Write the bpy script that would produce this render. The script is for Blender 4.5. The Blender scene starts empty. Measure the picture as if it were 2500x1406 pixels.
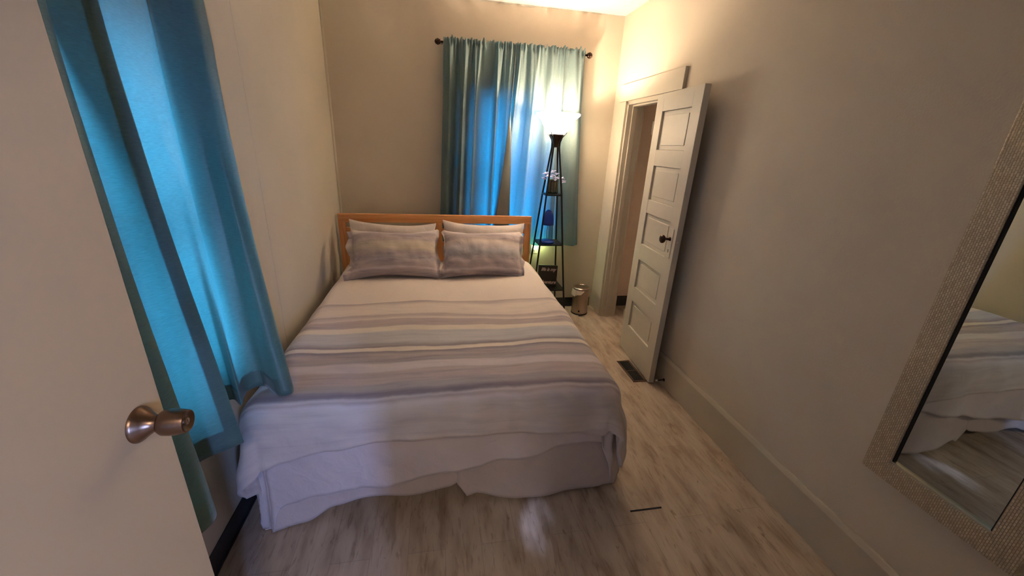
import bpy, bmesh, math, random
from mathutils import Vector, Matrix, noise
random.seed(7)
PI = math.pi
sc = bpy.context.scene
col = sc.collection

# ---------------------------------------------------------------- camera
pitch, roll, yaw = -0.348246, 0.048436, 0.191109
cp, sp, cy_, sy_ = math.cos(pitch), math.sin(pitch), math.cos(yaw), math.sin(yaw)
F = Vector((sy_*cp, cy_*cp, sp)); R0 = Vector((cy_, -sy_, 0)); U0 = R0.cross(F)
Rr = R0*math.cos(roll) + U0*math.sin(roll); Uu = U0*math.cos(roll) - R0*math.sin(roll)
cam_d = bpy.data.cameras.new('camera'); cam = bpy.data.objects.new('camera', cam_d); col.objects.link(cam)
M = Matrix((Rr, Uu, -F)).transposed().to_4x4(); M.translation = Vector((0, 0, 1.64))
cam.matrix_world = M
cam_d.sensor_fit = 'HORIZONTAL'; cam_d.sensor_width = 36; cam_d.lens = 958.48/2500*36
cam_d.clip_start = 0.02
sc.camera = cam

# ---------------------------------------------------------------- world, lights, exposure
sc.view_settings.view_transform = 'Standard'; sc.view_settings.look = 'None'
sc.view_settings.gamma = 1; sc.view_settings.use_curve_mapping = False
sc.view_settings.exposure = 1.58
w = bpy.data.worlds.new('world'); sc.world = w; w.use_nodes = True
w.node_tree.nodes['Background'].inputs[0].default_value = (0.12, 0.35, 0.8, 1)
w.node_tree.nodes['Background'].inputs[1].default_value = 0.6

def area(name, loc, rot, sx, sy, power, color, spread=PI):
    d = bpy.data.lights.new(name, 'AREA'); d.shape = 'RECTANGLE'; d.size = sx; d.size_y = sy
    d.energy = power; d.color = color; d.spread = spread
    o = bpy.data.objects.new(name, d); o.location = loc; o.rotation_euler = rot; col.objects.link(o); return o
# daylight outside the two windows and the hall window behind the camera
area('daylight_left', (-1.16, 1.37, 1.28), (0, -PI/2, 0), 1.2, 0.56, 3.9, (0.32, 0.64, 1.0), math.radians(95))
area('daylight_back', (0.72, 4.12, 1.42), (-PI/2, 0, 0), 1.0, 1.5, 44, (0.06, 0.60, 1.0))
area('daylight_hall', (0.95, -2.30, 1.30), (PI/2, 0, 0.3), 0.16, 0.9, 20.0, (0.30, 0.45, 1.0))
def point(name, loc, power, color, rad):
    d = bpy.data.lights.new(name, 'POINT'); d.energy = power; d.color = color; d.shadow_soft_size = rad
    o = bpy.data.objects.new(name, d); o.location = loc; col.objects.link(o); return o
LX, LY = 1.005, 3.51
point('torchiere_bulb', (LX, LY, 1.825), 20, (1.0, 0.77, 0.55), 0.03)
point('night_light_glow', (0.985, 3.775, 0.70), 0.45, (0.75, 0.95, 0.35), 0.012)
point('hall_fill_light', (0.1, -1.0, 2.45), 13, (1.0, 0.78, 0.58), 0.12)  # unseen warm fill added to brighten the near end of the room, no fixture
# a speckled beam of daylight falling on the floor
sd = bpy.data.lights.new('sun_fleck', 'SPOT'); sd.energy = 170; sd.color = (0.50, 0.58, 1.0)
sd.spot_size = math.radians(2.9); sd.spot_blend = 0.9; sd.shadow_soft_size = 0.005
so = bpy.data.objects.new('sun_fleck', sd); so.location = (-0.2, -1.9, 2.2)
so.rotation_euler = (Vector((0.42, 1.27, 0)) - so.location).to_track_quat('-Z', 'Y').to_euler(); col.objects.link(so)
sd.use_nodes = True
_n = sd.node_tree; _e = _n.nodes['Emission']
_t = _n.nodes.new('ShaderNodeTexCoord'); _no = _n.nodes.new('ShaderNodeTexNoise'); _r = _n.nodes.new('ShaderNodeValToRGB')
_no.inputs['Scale'].default_value = 30; _no.inputs['Detail'].default_value = 3
_r.color_ramp.elements[0].position = 0.34; _r.color_ramp.elements[1].position = 0.60
_n.links.new(_t.outputs['Normal'], _no.inputs['Vector']); _n.links.new(_no.outputs['Fac'], _r.inputs[0]); _n.links.new(_r.outputs[0], _e.inputs['Strength'])

# ---------------------------------------------------------------- helpers
def nd(nt, t, **k):
    n = nt.nodes.new('ShaderNode'+t)
    for a, b in k.items(): setattr(n, a, b)
    return n
def newmat(name):
    m = bpy.data.materials.new(name); m.use_nodes = True
    return m, m.node_tree, m.node_tree.nodes['Principled BSDF']
def L(nt, a, b): nt.links.new(a, b)
def coords(nt, scale=(1, 1, 1), kind='Object', rot=(0, 0, 0)):
    t = nd(nt, 'TexCoord'); mp = nd(nt, 'Mapping'); mp.inputs['Scale'].default_value = scale; mp.inputs['Rotation'].default_value = rot
    L(nt, t.outputs[kind], mp.inputs[0]); return mp.outputs[0]
def bump(nt, b, fac, strength, dist=0.002, prev=None):
    bn = nd(nt, 'Bump'); bn.inputs['Strength'].default_value = strength; bn.inputs['Distance'].default_value = dist
    L(nt, fac, bn.inputs['Height'])
    if prev: L(nt, prev, bn.inputs['Normal'])
    L(nt, bn.outputs[0], b.inputs['Normal']); return bn.outputs[0]
def ramp(nt, fac, stops, interp='LINEAR'):
    r = nd(nt, 'ValToRGB'); r.color_ramp.interpolation = interp
    e = r.color_ramp.elements
    while len(e) < len(stops): e.new(0.5)
    for i, (p, c) in enumerate(stops):
        e[i].position = p; e[i].color = (*c, 1) if len(c) == 3 else c
    L(nt, fac, r.inputs[0]); return r.outputs[0]
def mat(name, c, rough=0.6, metal=0.0, vary=0.0, vs=6, bs=0.0, bsc=200, spec=0.5, stretch=(1, 1, 1)):
    m, nt, b = newmat(name)
    b.inputs['Base Color'].default_value = (*c, 1); b.inputs['Roughness'].default_value = rough
    b.inputs['Metallic'].default_value = metal; b.inputs['Specular IOR Level'].default_value = spec
    v = coords(nt, stretch)
    if vary:
        n = nd(nt, 'TexNoise'); n.inputs['Scale'].default_value = vs; n.inputs['Detail'].default_value = 4; L(nt, v, n.inputs['Vector'])
        lo = tuple(x*(1-vary) for x in c); hi = tuple(min(1, x*(1+vary)) for x in c)
        L(nt, ramp(nt, n.outputs['Fac'], [(0.3, lo), (0.7, hi)]), b.inputs['Base Color'])
    if bs:
        n = nd(nt, 'TexNoise'); n.inputs['Scale'].default_value = bsc; n.inputs['Detail'].default_value = 3; L(nt, v, n.inputs['Vector'])
        bump(nt, b, n.outputs['Fac'], bs)
    return m

WALL = (0.58, 0.515, 0.415)
m_wall = mat('wall_paint', WALL, 0.6, vary=0.03, vs=3, bs=0.25, bsc=130, spec=0.45)
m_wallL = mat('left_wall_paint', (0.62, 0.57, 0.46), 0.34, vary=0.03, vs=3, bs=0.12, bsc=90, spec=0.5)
m_base = mat('painted_baseboard', (0.50, 0.445, 0.345), 0.35, vary=0.03, bs=0.08, bsc=40)
m_trim = mat('painted_trim', (0.56, 0.51, 0.42), 0.5, vary=0.03, bs=0.08, bsc=60)
m_door = mat('closet_door_paint', (0.56, 0.52, 0.44), 0.5, vary=0.03, vs=9, bs=0.1, bsc=50)
m_entry = mat('entry_door_paint', (0.64, 0.51, 0.33), 0.5, vary=0.02, vs=2, bs=0.12, bsc=60)
m_ceil = mat('ceiling_paint', (0.66, 0.60, 0.56), 0.7, vary=0.02, bs=0.1, bsc=80)
m_closet = mat('closet_wall_paint', (0.90, 0.74, 0.62), 0.6, vary=0.03)
m_vinyl = mat('black_vinyl', (0.025, 0.025, 0.03), 0.45, vary=0.1)
m_black = mat('black_metal', (0.008, 0.008, 0.008), 0.4, metal=0.2, vary=0.1)
m_bronze = mat('dark_bronze', (0.045, 0.022, 0.014), 0.35, metal=0.7, vary=0.15, vs=30)
m_nickel = mat('antique_nickel', (0.23, 0.155, 0.11), 0.27, metal=1.0, vary=0.06, bs=0.05, bsc=300, stretch=(1, 12, 12))
m_steel = mat('brushed_steel', (0.46, 0.37, 0.31), 0.28, metal=1.0, vary=0.05, bs=0.05, bsc=250, stretch=(1, 1, 0.05))
m_blue = mat('blue_plastic', (0.008, 0.05, 0.42), 0.25, vary=0.03)
m_white = mat('white_plastic', (0.75, 0.73, 0.68), 0.35, vary=0.02)
m_register = mat('brown_register', (0.10, 0.05, 0.032), 0.45, metal=0.3, vary=0.1)
m_dark = mat('dark_void', (0.006, 0.006, 0.007), 0.8, vary=0.1)
m_signw = mat('charcoal_board', (0.028, 0.028, 0.026), 0.6, vary=0.2, vs=40, bs=0.1, bsc=80)
m_letter = mat('pale_pink_lettering', (0.72, 0.58, 0.55), 0.5, vary=0.02)
m_bag = mat('bin_liner', (0.62, 0.50, 0.42), 0.35, vary=0.05)
m_petal = mat('lavender_petals', (0.62, 0.62, 0.88), 0.55, vary=0.06, vs=40)
m_leaf = mat('green_leaves', (0.05, 0.10, 0.03), 0.5, vary=0.2, vs=60)
m_stem = mat('dry_stems', (0.12, 0.09, 0.04), 0.6, vary=0.25, vs=90)
m_silver = mat('silver_edge', (0.62, 0.57, 0.45), 0.3, metal=0.9, vary=0.04)
m_sash = mat('white_sash_paint', (0.7, 0.7, 0.68), 0.4, vary=0.03)
m_patch = mat('torn_ceiling_edge', (0.50, 0.50, 0.46), 0.7, vary=0.2, vs=20)
m_mattress = mat('mattress_ticking', (0.7, 0.66, 0.6), 0.8, vary=0.03)

def wood(name, c1, c2, axis):
    m, nt, b = newmat(name); s = [14, 14, 14]; s[axis] = 0.9
    v = coords(nt, tuple(s)); n = nd(nt, 'TexNoise'); n.inputs['Scale'].default_value = 2.4; n.inputs['Detail'].default_value = 6; n.inputs['Distortion'].default_value = 0.6
    L(nt, v, n.inputs['Vector'])
    L(nt, ramp(nt, n.outputs['Fac'], [(0.3, c1), (0.7, c2)]), b.inputs['Base Color'])
    b.inputs['Roughness'].default_value = 0.4; bump(nt, b, n.outputs['Fac'], 0.1); return m
m_woodx = wood('pine_along_x', (0.66, 0.27, 0.08), (0.88, 0.44, 0.17), 0)
m_woodz = wood('pine_along_z', (0.64, 0.26, 0.08), (0.86, 0.42, 0.16), 2)

def floor_mat():
    m, nt, b = newmat('whitewashed_plank_floor')
    v = coords(nt)
    br = nd(nt, 'TexBrick'); br.offset = 0.37; br.inputs['Scale'].default_value = 1
    br.inputs['Brick Width'].default_value = 1.22; br.inputs['Row Height'].default_value = 0.155
    br.inputs['Mortar Size'].default_value = 0.0011; br.inputs['Mortar Smooth'].default_value = 0.3
    br.inputs['Color1'].default_value = (0, 0, 0, 1); br.inputs['Color2'].default_value = (1, 1, 1, 1)
    rot = coords(nt, rot=(0, 0, PI/2)); L(nt, rot, br.inputs['Vector'])
    def nz(scale, st, det=5, dist=0.3):
        n = nd(nt, 'TexNoise'); n.inputs['Scale'].default_value = scale; n.inputs['Detail'].default_value = det; n.inputs['Distortion'].default_value = dist
        L(nt, coords(nt, st), n.inputs['Vector']); return n.outputs['Fac']
    base = ramp(nt, nz(5, (3.2, 0.8, 1)), [(0.30, (0.33, 0.245, 0.18)), (0.46, (0.46, 0.365, 0.28)), (0.66, (0.57, 0.47, 0.37))])
    streak = ramp(nt, nz(11, (6.5, 1.0, 1), 7, 0.6), [(0.56, (1, 1, 1)), (0.66, (0.66, 0.60, 0.55)), (0.78, (0.42, 0.36, 0.31))])
    knots = ramp(nt, nz(16, (2.2, 0.9, 1), 3, 0.8), [(0.66, (1, 1, 1)), (0.76, (0.45, 0.38, 0.33))])
    mx = nd(nt, 'MixRGB', blend_type='MULTIPLY'); mx.inputs[0].default_value = 0.6; L(nt, base, mx.inputs[1]); L(nt, streak, mx.inputs[2])
    m2 = nd(nt, 'MixRGB', blend_type='MULTIPLY'); m2.inputs[0].default_value = 0.7; L(nt, mx.outputs[0], m2.inputs[1]); L(nt, knots, m2.inputs[2])
    tone = ramp(nt, br.outputs['Color'], [(0, (0.90, 0.90, 0.91)), (1, (1.0, 1.0, 1.0))])
    m3 = nd(nt, 'MixRGB', blend_type='MULTIPLY'); m3.inputs[0].default_value = 1; L(nt, m2.outputs[0], m3.inputs[1]); L(nt, tone, m3.inputs[2])
    m4 = nd(nt, 'MixRGB', blend_type='MIX'); m4.inputs[2].default_value = (0.12, 0.09, 0.07, 1)
    f = nd(nt, 'Math', operation='MULTIPLY'); f.inputs[1].default_value = 0.35; L(nt, br.outputs['Fac'], f.inputs[0]); L(nt, f.outputs[0], m4.inputs[0]); L(nt, m3.outputs[0], m4.inputs[1])
    L(nt, m4.outputs[0], b.inputs['Base Color'])
    b.inputs['Roughness'].default_value = 0.40; b.inputs['Specular IOR Level'].default_value = 0.4
    bump(nt, b, streak, 0.15, 0.001)
    return m
m_floor = floor_mat()

def curtain_mat(name, c, tc, tmix):
    m, nt, b = newmat(name)
    b.inputs['Base Color'].default_value = (*c, 1); b.inputs['Roughness'].default_value = 0.42
    b.inputs['Specular IOR Level'].default_value = 0.6; b.inputs['Sheen Weight'].default_value = 0.25
    v = coords(nt, (320, 320, 900))
    n = nd(nt, 'TexNoise'); n.inputs['Scale'].default_value = 1.0; n.inputs['Detail'].default_value = 2; L(nt, v, n.inputs['Vector'])
    v2 = coords(nt, (60, 60, 500)); n2 = nd(nt, 'TexNoise'); n2.inputs['Scale'].default_value = 1.0; L(nt, v2, n2.inputs['Vector'])
    L(nt, ramp(nt, n2.outputs['Fac'], [(0.3, tuple(x*0.9 for x in c)), (0.7, tuple(min(1, x*1.1) for x in c))]), b.inputs['Base Color'])
    nb = bump(nt, b, n.outputs['Fac'], 0.25, 0.001)
    t = nd(nt, 'BsdfTranslucent')
    L(nt, ramp(nt, n2.outputs['Fac'], [(0.3, tuple(x*0.88 for x in tc)), (0.7, tuple(min(1, x*1.1) for x in tc))]), t.inputs[0])
    mx = nd(nt, 'MixShader'); mx.inputs[0].default_value = tmix
    L(nt, b.outputs[0], mx.inputs[1]); L(nt, t.outputs[0], mx.inputs[2])
    L(nt, mx.outputs[0], nt.nodes['Material Output'].inputs[0]); return m
m_curt = curtain_mat('teal_satin', (0.175, 0.22, 0.205), (0.35, 0.72, 0.85), 0.40)
m_curtL = curtain_mat('teal_linen_weave', (0.13, 0.22, 0.20), (0.40, 0.82, 0.86), 0.42)
m_hemL = curtain_mat('teal_linen_doubled', (0.07, 0.12, 0.11), (0.05, 0.2, 0.2), 0.08)
m_hemB = curtain_mat('satin_doubled', (0.15, 0.16, 0.15), (0.2, 0.3, 0.3), 0.12)

def fabric(name, c, var=0.04):
    m, nt, b = newmat(name)
    v = coords(nt, (5, 5, 5)); n = nd(nt, 'TexNoise'); n.inputs['Scale'].default_value = 1.5; n.inputs['Detail'].default_value = 5; L(nt, v, n.inputs['Vector'])
    L(nt, ramp(nt, n.outputs['Fac'], [(0.3, tuple(x*(1-var) for x in c)), (0.7, tuple(min(1, x*(1+var)) for x in c))]), b.inputs['Base Color'])
    b.inputs['Roughness'].default_value = 0.85; b.inputs['Sheen Weight'].default_value = 0.2; b.inputs['Specular IOR Level'].default_value = 0.2
    n2 = nd(nt, 'TexNoise'); n2.inputs['Scale'].default_value = 3.2; n2.inputs['Detail'].default_value = 4; n2.inputs['Distortion'].default_value = 1.2; L(nt, v, n2.inputs['Vector'])
    p = bump(nt, b, n2.outputs['Fac'], 0.35, 0.012)
    n3 = nd(nt, 'TexNoise'); n3.inputs['Scale'].default_value = 180; L(nt, v, n3.inputs['Vector'])
    bump(nt, b, n3.outputs['Fac'], 0.15, 0.001, p); return m
m_cream = fabric('cream_cotton', (0.66, 0.58, 0.55))
m_skirt = fabric('taupe_white_cotton', (0.52, 0.46, 0.45))
m_sheet = fabric('lilac_grey_cotton', (0.58, 0.53, 0.55))

PALE = (0.73, 0.645, 0.60); CREAM = (0.77, 0.70, 0.62); MAUVE = (0.47, 0.40, 0.415); GREY = (0.40, 0.365, 0.395)
BLUEG = (0.56, 0.555, 0.59); DARK = (0.27, 0.235, 0.275); LILAC = (0.64, 0.575, 0.60); PLAIN = (0.58, 0.525, 0.51)
def stripes(name, stops, uvaxis, lo, hi, warp=0.022, wscale=2.0, kind='UV'):
    m, nt, b = newmat(name)
    t = nd(nt, 'TexCoord'); sx = nd(nt, 'SeparateXYZ'); L(nt, t.outputs[kind], sx.inputs[0])
    mp = nd(nt, 'Mapping'); mp.inputs['Scale'].default_value = (1.0, 1.6, 1.6); L(nt, t.outputs[kind], mp.inputs[0])
    def nz(scale, det, off):
        n = nd(nt, 'TexNoise'); n.inputs['Scale'].default_value = scale; n.inputs['Detail'].default_value = det
        L(nt, mp.outputs[0], n.inputs['Vector'])
        a = nd(nt, 'Math', operation='SUBTRACT'); a.inputs[1].default_value = 0.5; L(nt, n.outputs['Fac'], a.inputs[0])
        c = nd(nt, 'Math', operation='MULTIPLY'); c.inputs[1].default_value = off; L(nt, a.outputs[0], c.inputs[0]); return c.outputs[0]
    a1 = nd(nt, 'Math', operation='ADD'); L(nt, sx.outputs[uvaxis], a1.inputs[0]); L(nt, nz(wscale, 2, warp*4), a1.inputs[1])
    a2 = nd(nt, 'Math', operation='ADD'); L(nt, a1.outputs[0], a2.inputs[0]); L(nt, nz(14, 6, warp*1.1), a2.inputs[1])
    mr = nd(nt, 'MapRange'); mr.inputs['From Min'].default_value = lo; mr.inputs['From Max'].default_value = hi; L(nt, a2.outputs[0], mr.inputs[0])
    c = ramp(nt, mr.outputs[0], [((p-lo)/(hi-lo), q) for p, q in stops])
    # watercolour blotches
    n = nd(nt, 'TexNoise'); n.inputs['Scale'].default_value = 5; n.inputs['Detail'].default_value = 6
    mp2 = nd(nt, 'Mapping'); mp2.inputs['Scale'].default_value = (0.8, 3.5, 3.5); L(nt, t.outputs[kind], mp2.inputs[0]); L(nt, mp2.outputs[0], n.inputs['Vector'])
    bl = ramp(nt, n.outputs['Fac'], [(0.32, (0.86, 0.86, 0.88)), (0.55, (1, 1, 1)), (0.75, (1.0, 0.98, 0.93))])
    mx = nd(nt, 'MixRGB', blend_type='MULTIPLY'); mx.inputs[0].default_value = 0.8; L(nt, c, mx.inputs[1]); L(nt, bl, mx.inputs[2])
    n4 = nd(nt, 'TexNoise'); n4.inputs['Scale'].default_value = 3; n4.inputs['Detail'].default_value = 8; n4.inputs['Distortion'].default_value = 0.4
    mp4 = nd(nt, 'Mapping'); mp4.inputs['Scale'].default_value = (0.9, 13, 13); L(nt, t.outputs[kind], mp4.inputs[0]); L(nt, mp4.outputs[0], n4.inputs['Vector'])
    st4 = ramp(nt, n4.outputs['Fac'], [(0.30, (0.70, 0.69, 0.74)), (0.42, (0.93, 0.93, 0.95)), (0.52, (1, 1, 1)), (0.66, (1.10, 1.07, 1.02)), (0.75, (1.2, 1.16, 1.1))])
    # the streaks fade where the cloth is plain pale
    lum = nd(nt, 'RGBToBW'); L(nt, c, lum.inputs[0]); am = nd(nt, 'MapRange'); am.inputs['From Min'].default_value = 0.42; am.inputs['From Max'].default_value = 0.66; am.inputs['To Min'].default_value = 0.85; am.inputs['To Max'].default_value = 0.12; L(nt, lum.outputs[0], am.inputs[0])
    mx0 = mx; mx = nd(nt, 'MixRGB', blend_type='MULTIPLY'); L(nt, am.outputs[0], mx.inputs[0]); L(nt, mx0.outputs[0], mx.inputs[1]); L(nt, st4, mx.inputs[2])
    L(nt, mx.outputs[0], b.inputs['Base Color'])
    b.inputs['Roughness'].default_value = 0.85; b.inputs['Sheen Weight'].default_value = 0.2; b.inputs['Specular IOR Level'].default_value = 0.2
    v = coords(nt, (5, 5, 5)); n2 = nd(nt, 'TexNoise'); n2.inputs['Scale'].default_value = 2.6; n2.inputs['Detail'].default_value = 4; n2.inputs['Distortion'].default_value = 1.2; L(nt, v, n2.inputs['Vector'])
    p = bump(nt, b, n2.outputs['Fac'], 0.3, 0.012)
    n3 = nd(nt, 'TexNoise'); n3.inputs['Scale'].default_value = 160; L(nt, v, n3.inputs['Vector'])
    bump(nt, b, n3.outputs['Fac'], 0.12, 0.001, p); return m
# duvet: value = distance in metres along the bed measured from the near wall
duvet_stops = [(1.15, PLAIN), (1.40, PLAIN), (1.425, LILAC), (1.44, MAUVE), (1.45, LILAC), (1.462, DARK), (1.475, DARK), (1.50, GREY), (1.535, GREY), (1.545, MAUVE),
  (1.63, MAUVE), (1.645, LILAC), (1.70, LILAC), (1.715, GREY), (1.79, MAUVE), (1.80, GREY), (1.826, DARK), (1.834, CREAM), (1.862, CREAM), (1.875, DARK), (1.895, GREY),
  (1.92, BLUEG), (2.03, BLUEG), (2.045, CREAM), (2.085, CREAM), (2.10, MAUVE), (2.17, MAUVE), (2.19, PALE), (2.235, MAUVE), (2.26, PALE), (2.40, PALE), (2.465, MAUVE)]
def trim_stops(s): return s[:32]
m_duvet = stripes('watercolour_striped_duvet', duvet_stops[:31]+[(2.45, MAUVE)], 'Y', 1.10, 2.475, 0.014, 1.6)
# after the last mauve line the cloth is plain: a second ramp range handled by adding a pale mix above 2.47
def add_plain_above(m, lim):
    nt = m.node_tree; b = nt.nodes['Principled BSDF']; src = b.inputs['Base Color'].links[0].from_socket
    t = nd(nt, 'TexCoord'); sx = nd(nt, 'SeparateXYZ'); L(nt, t.outputs['UV'], sx.inputs[0])
    n = nd(nt, 'TexNoise'); n.inputs['Scale'].default_value = 1.6; L(nt, t.outputs['UV'], n.inputs['Vector'])
    a = nd(nt, 'Math', operation='MULTIPLY_ADD'); a.inputs[1].default_value = 0.04; L(nt, n.outputs['Fac'], a.inputs[0]); L(nt, sx.outputs['Y'], a.inputs[2])
    mr = nd(nt, 'MapRange'); mr.inputs['From Min'].default_value = lim+0.02; mr.inputs['From Max'].default_value = lim+0.028; L(nt, a.outputs[0], mr.inputs[0])
    mx = nd(nt, 'MixRGB', blend_type='MIX'); L(nt, mr.outputs[0], mx.inputs[0]); L(nt, src, mx.inputs[1]); mx.inputs[2].default_value = (*PALE, 1)
    L(nt, mx.outputs[0], b.inputs['Base Color'])
add_plain_above(m_duvet, 2.462)
m_shamL = stripes('striped_sham_left', [(-0.24, DARK), (-0.19, GREY), (-0.16, MAUVE), (-0.145, LILAC), (-0.13, MAUVE), (-0.06, GREY), (-0.02, MAUVE), (0.02, (0.56, 0.50, 0.42)), (0.07, (0.62, 0.55, 0.47)), (0.10, MAUVE), (0.16, MAUVE), (0.175, LILAC), (0.21, PALE)], 'Z', -0.25, 0.22, 0.012, 2.5, 'Object')
m_shamR = stripes('striped_sham_right', [(-0.24, GREY), (-0.20, GREY), (-0.18, DARK), (-0.165, MAUVE), (-0.15, LILAC), (-0.135, MAUVE), (-0.09, MAUVE), (-0.04, GREY), (0.0, BLUEG), (0.04, LILAC), (0.08, PALE), (0.10, MAUVE), (0.15, MAUVE), (0.165, LILAC), (0.20, PALE)], 'Z', -0.25, 0.22, 0.014, 2.2, 'Object')

def glassy(name, c=(1, 1, 1), g=0.08):
    m, nt, b = newmat(name); t = nd(nt, 'BsdfTransparent'); t.inputs[0].default_value = (*c, 1)
    gl = nd(nt, 'BsdfGlossy'); gl.inputs['Roughness'].default_value = 0.02; mx = nd(nt, 'MixShader')
    n = nd(nt, 'TexNoise'); n.inputs['Scale'].default_value = 3
    L(nt, ramp(nt, n.outputs['Fac'], [(0.0, (g*0.9,)*3), (1.0, (g*1.1,)*3)]), mx.inputs[0])
    L(nt, t.outputs[0], mx.inputs[1]); L(nt, gl.outputs[0], mx.inputs[2]); L(nt, mx.outputs[0], nt.nodes['Material Output'].inputs[0]); return m
m_glass = glassy('window_glass', (0.95, 0.98, 1.0)); m_vase = glassy('tinted_vase_glass', (0.62, 0.58, 0.45), 0.12)
def mirror_mat():
    m, nt, b = newmat('mirror_silver'); b.inputs['Metallic'].default_value = 1; b.inputs['Roughness'].default_value = 0.0
    n = nd(nt, 'TexNoise'); n.inputs['Scale'].default_value = 1
    L(nt, ramp(nt, n.outputs['Fac'], [(0, (0.66, 0.71, 0.62)), (1, (0.70, 0.75, 0.66))]), b.inputs['Base Color']); return m
m_mirror = mirror_mat()
def woven_mat():
    m, nt, b = newmat('woven_champagne'); b.inputs['Metallic'].default_value = 0.35; b.inputs['Roughness'].default_value = 0.36
    t = nd(nt, 'TexCoord'); sx = nd(nt, 'SeparateXYZ'); cb = nd(nt, 'CombineXYZ'); L(nt, t.outputs['Object'], sx.inputs[0])
    L(nt, sx.outputs['Z'], cb.inputs[0]); L(nt, sx.outputs['Y'], cb.inputs[1])
    br = nd(nt, 'TexBrick'); br.inputs['Scale'].default_value = 1; br.inputs['Brick Width'].default_value = 0.0125; br.inputs['Row Height'].default_value = 0.0062
    br.inputs['Mortar Size'].default_value = 0.0011; br.inputs['Mortar Smooth'].default_value = 0.6; L(nt, cb.outputs[0], br.inputs['Vector'])
    br.inputs['Color1'].default_value = (0.50, 0.42, 0.31, 1); br.inputs['Color2'].default_value = (0.68, 0.60, 0.47, 1); br.inputs['Mortar'].default_value = (0.36, 0.29, 0.20, 1)
    L(nt, br.outputs['Color'], b.inputs['Base Color'])
    inv = nd(nt, 'Math', operation='SUBTRACT'); inv.inputs[0].default_value = 1; L(nt, br.outputs['Fac'], inv.inputs[1])
    lum = nd(nt, 'Math', operation='MULTIPLY_ADD'); lum.inputs[1].default_value = 0.8; L(nt, br.outputs['Color'], lum.inputs[0]); L(nt, inv.outputs[0], lum.inputs[2])
    bump(nt, b, lum.outputs[0], 0.8, 0.002); return m
m_woven = woven_mat()
def shade_mat():
    m, nt, b = newmat('frosted_glass_shade'); t = nd(nt, 'BsdfTranslucent'); t.inputs[0].default_value = (0.95, 0.92, 0.86, 1)
    b.inputs['Base Color'].default_value = (0.9, 0.87, 0.8, 1); b.inputs['Roughness'].default_value = 0.25
    b.inputs['Emission Color'].default_value = (1, 0.77, 0.55, 1)
    n = nd(nt, 'TexNoise'); n.inputs['Scale'].default_value = 4
    r = nd(nt, 'MapRange'); r.inputs['To Min'].default_value = 12.5; r.inputs['To Max'].default_value = 14.5; L(nt, n.outputs['Fac'], r.inputs[0]); L(nt, r.outputs[0], b.inputs['Emission Strength'])
    mx = nd(nt, 'MixShader'); mx.inputs[0].default_value = 0.6; L(nt, b.outputs[0], mx.inputs[1]); L(nt, t.outputs[0], mx.inputs[2])
    L(nt, mx.outputs[0], nt.nodes['Material Output'].inputs[0]); return m
m_shade = shade_mat()
def glow_mat():
    m, nt, b = newmat('night_light_lens'); n = nd(nt, 'TexNoise'); n.inputs['Scale'].default_value = 10
    L(nt, ramp(nt, n.outputs['Fac'], [(0, (0.8, 0.9, 0.4)), (1, (0.9, 1.0, 0.6))]), b.inputs['Emission Color']); b.inputs['Emission Strength'].default_value = 1.5; return m
m_glow = glow_mat()

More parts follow.
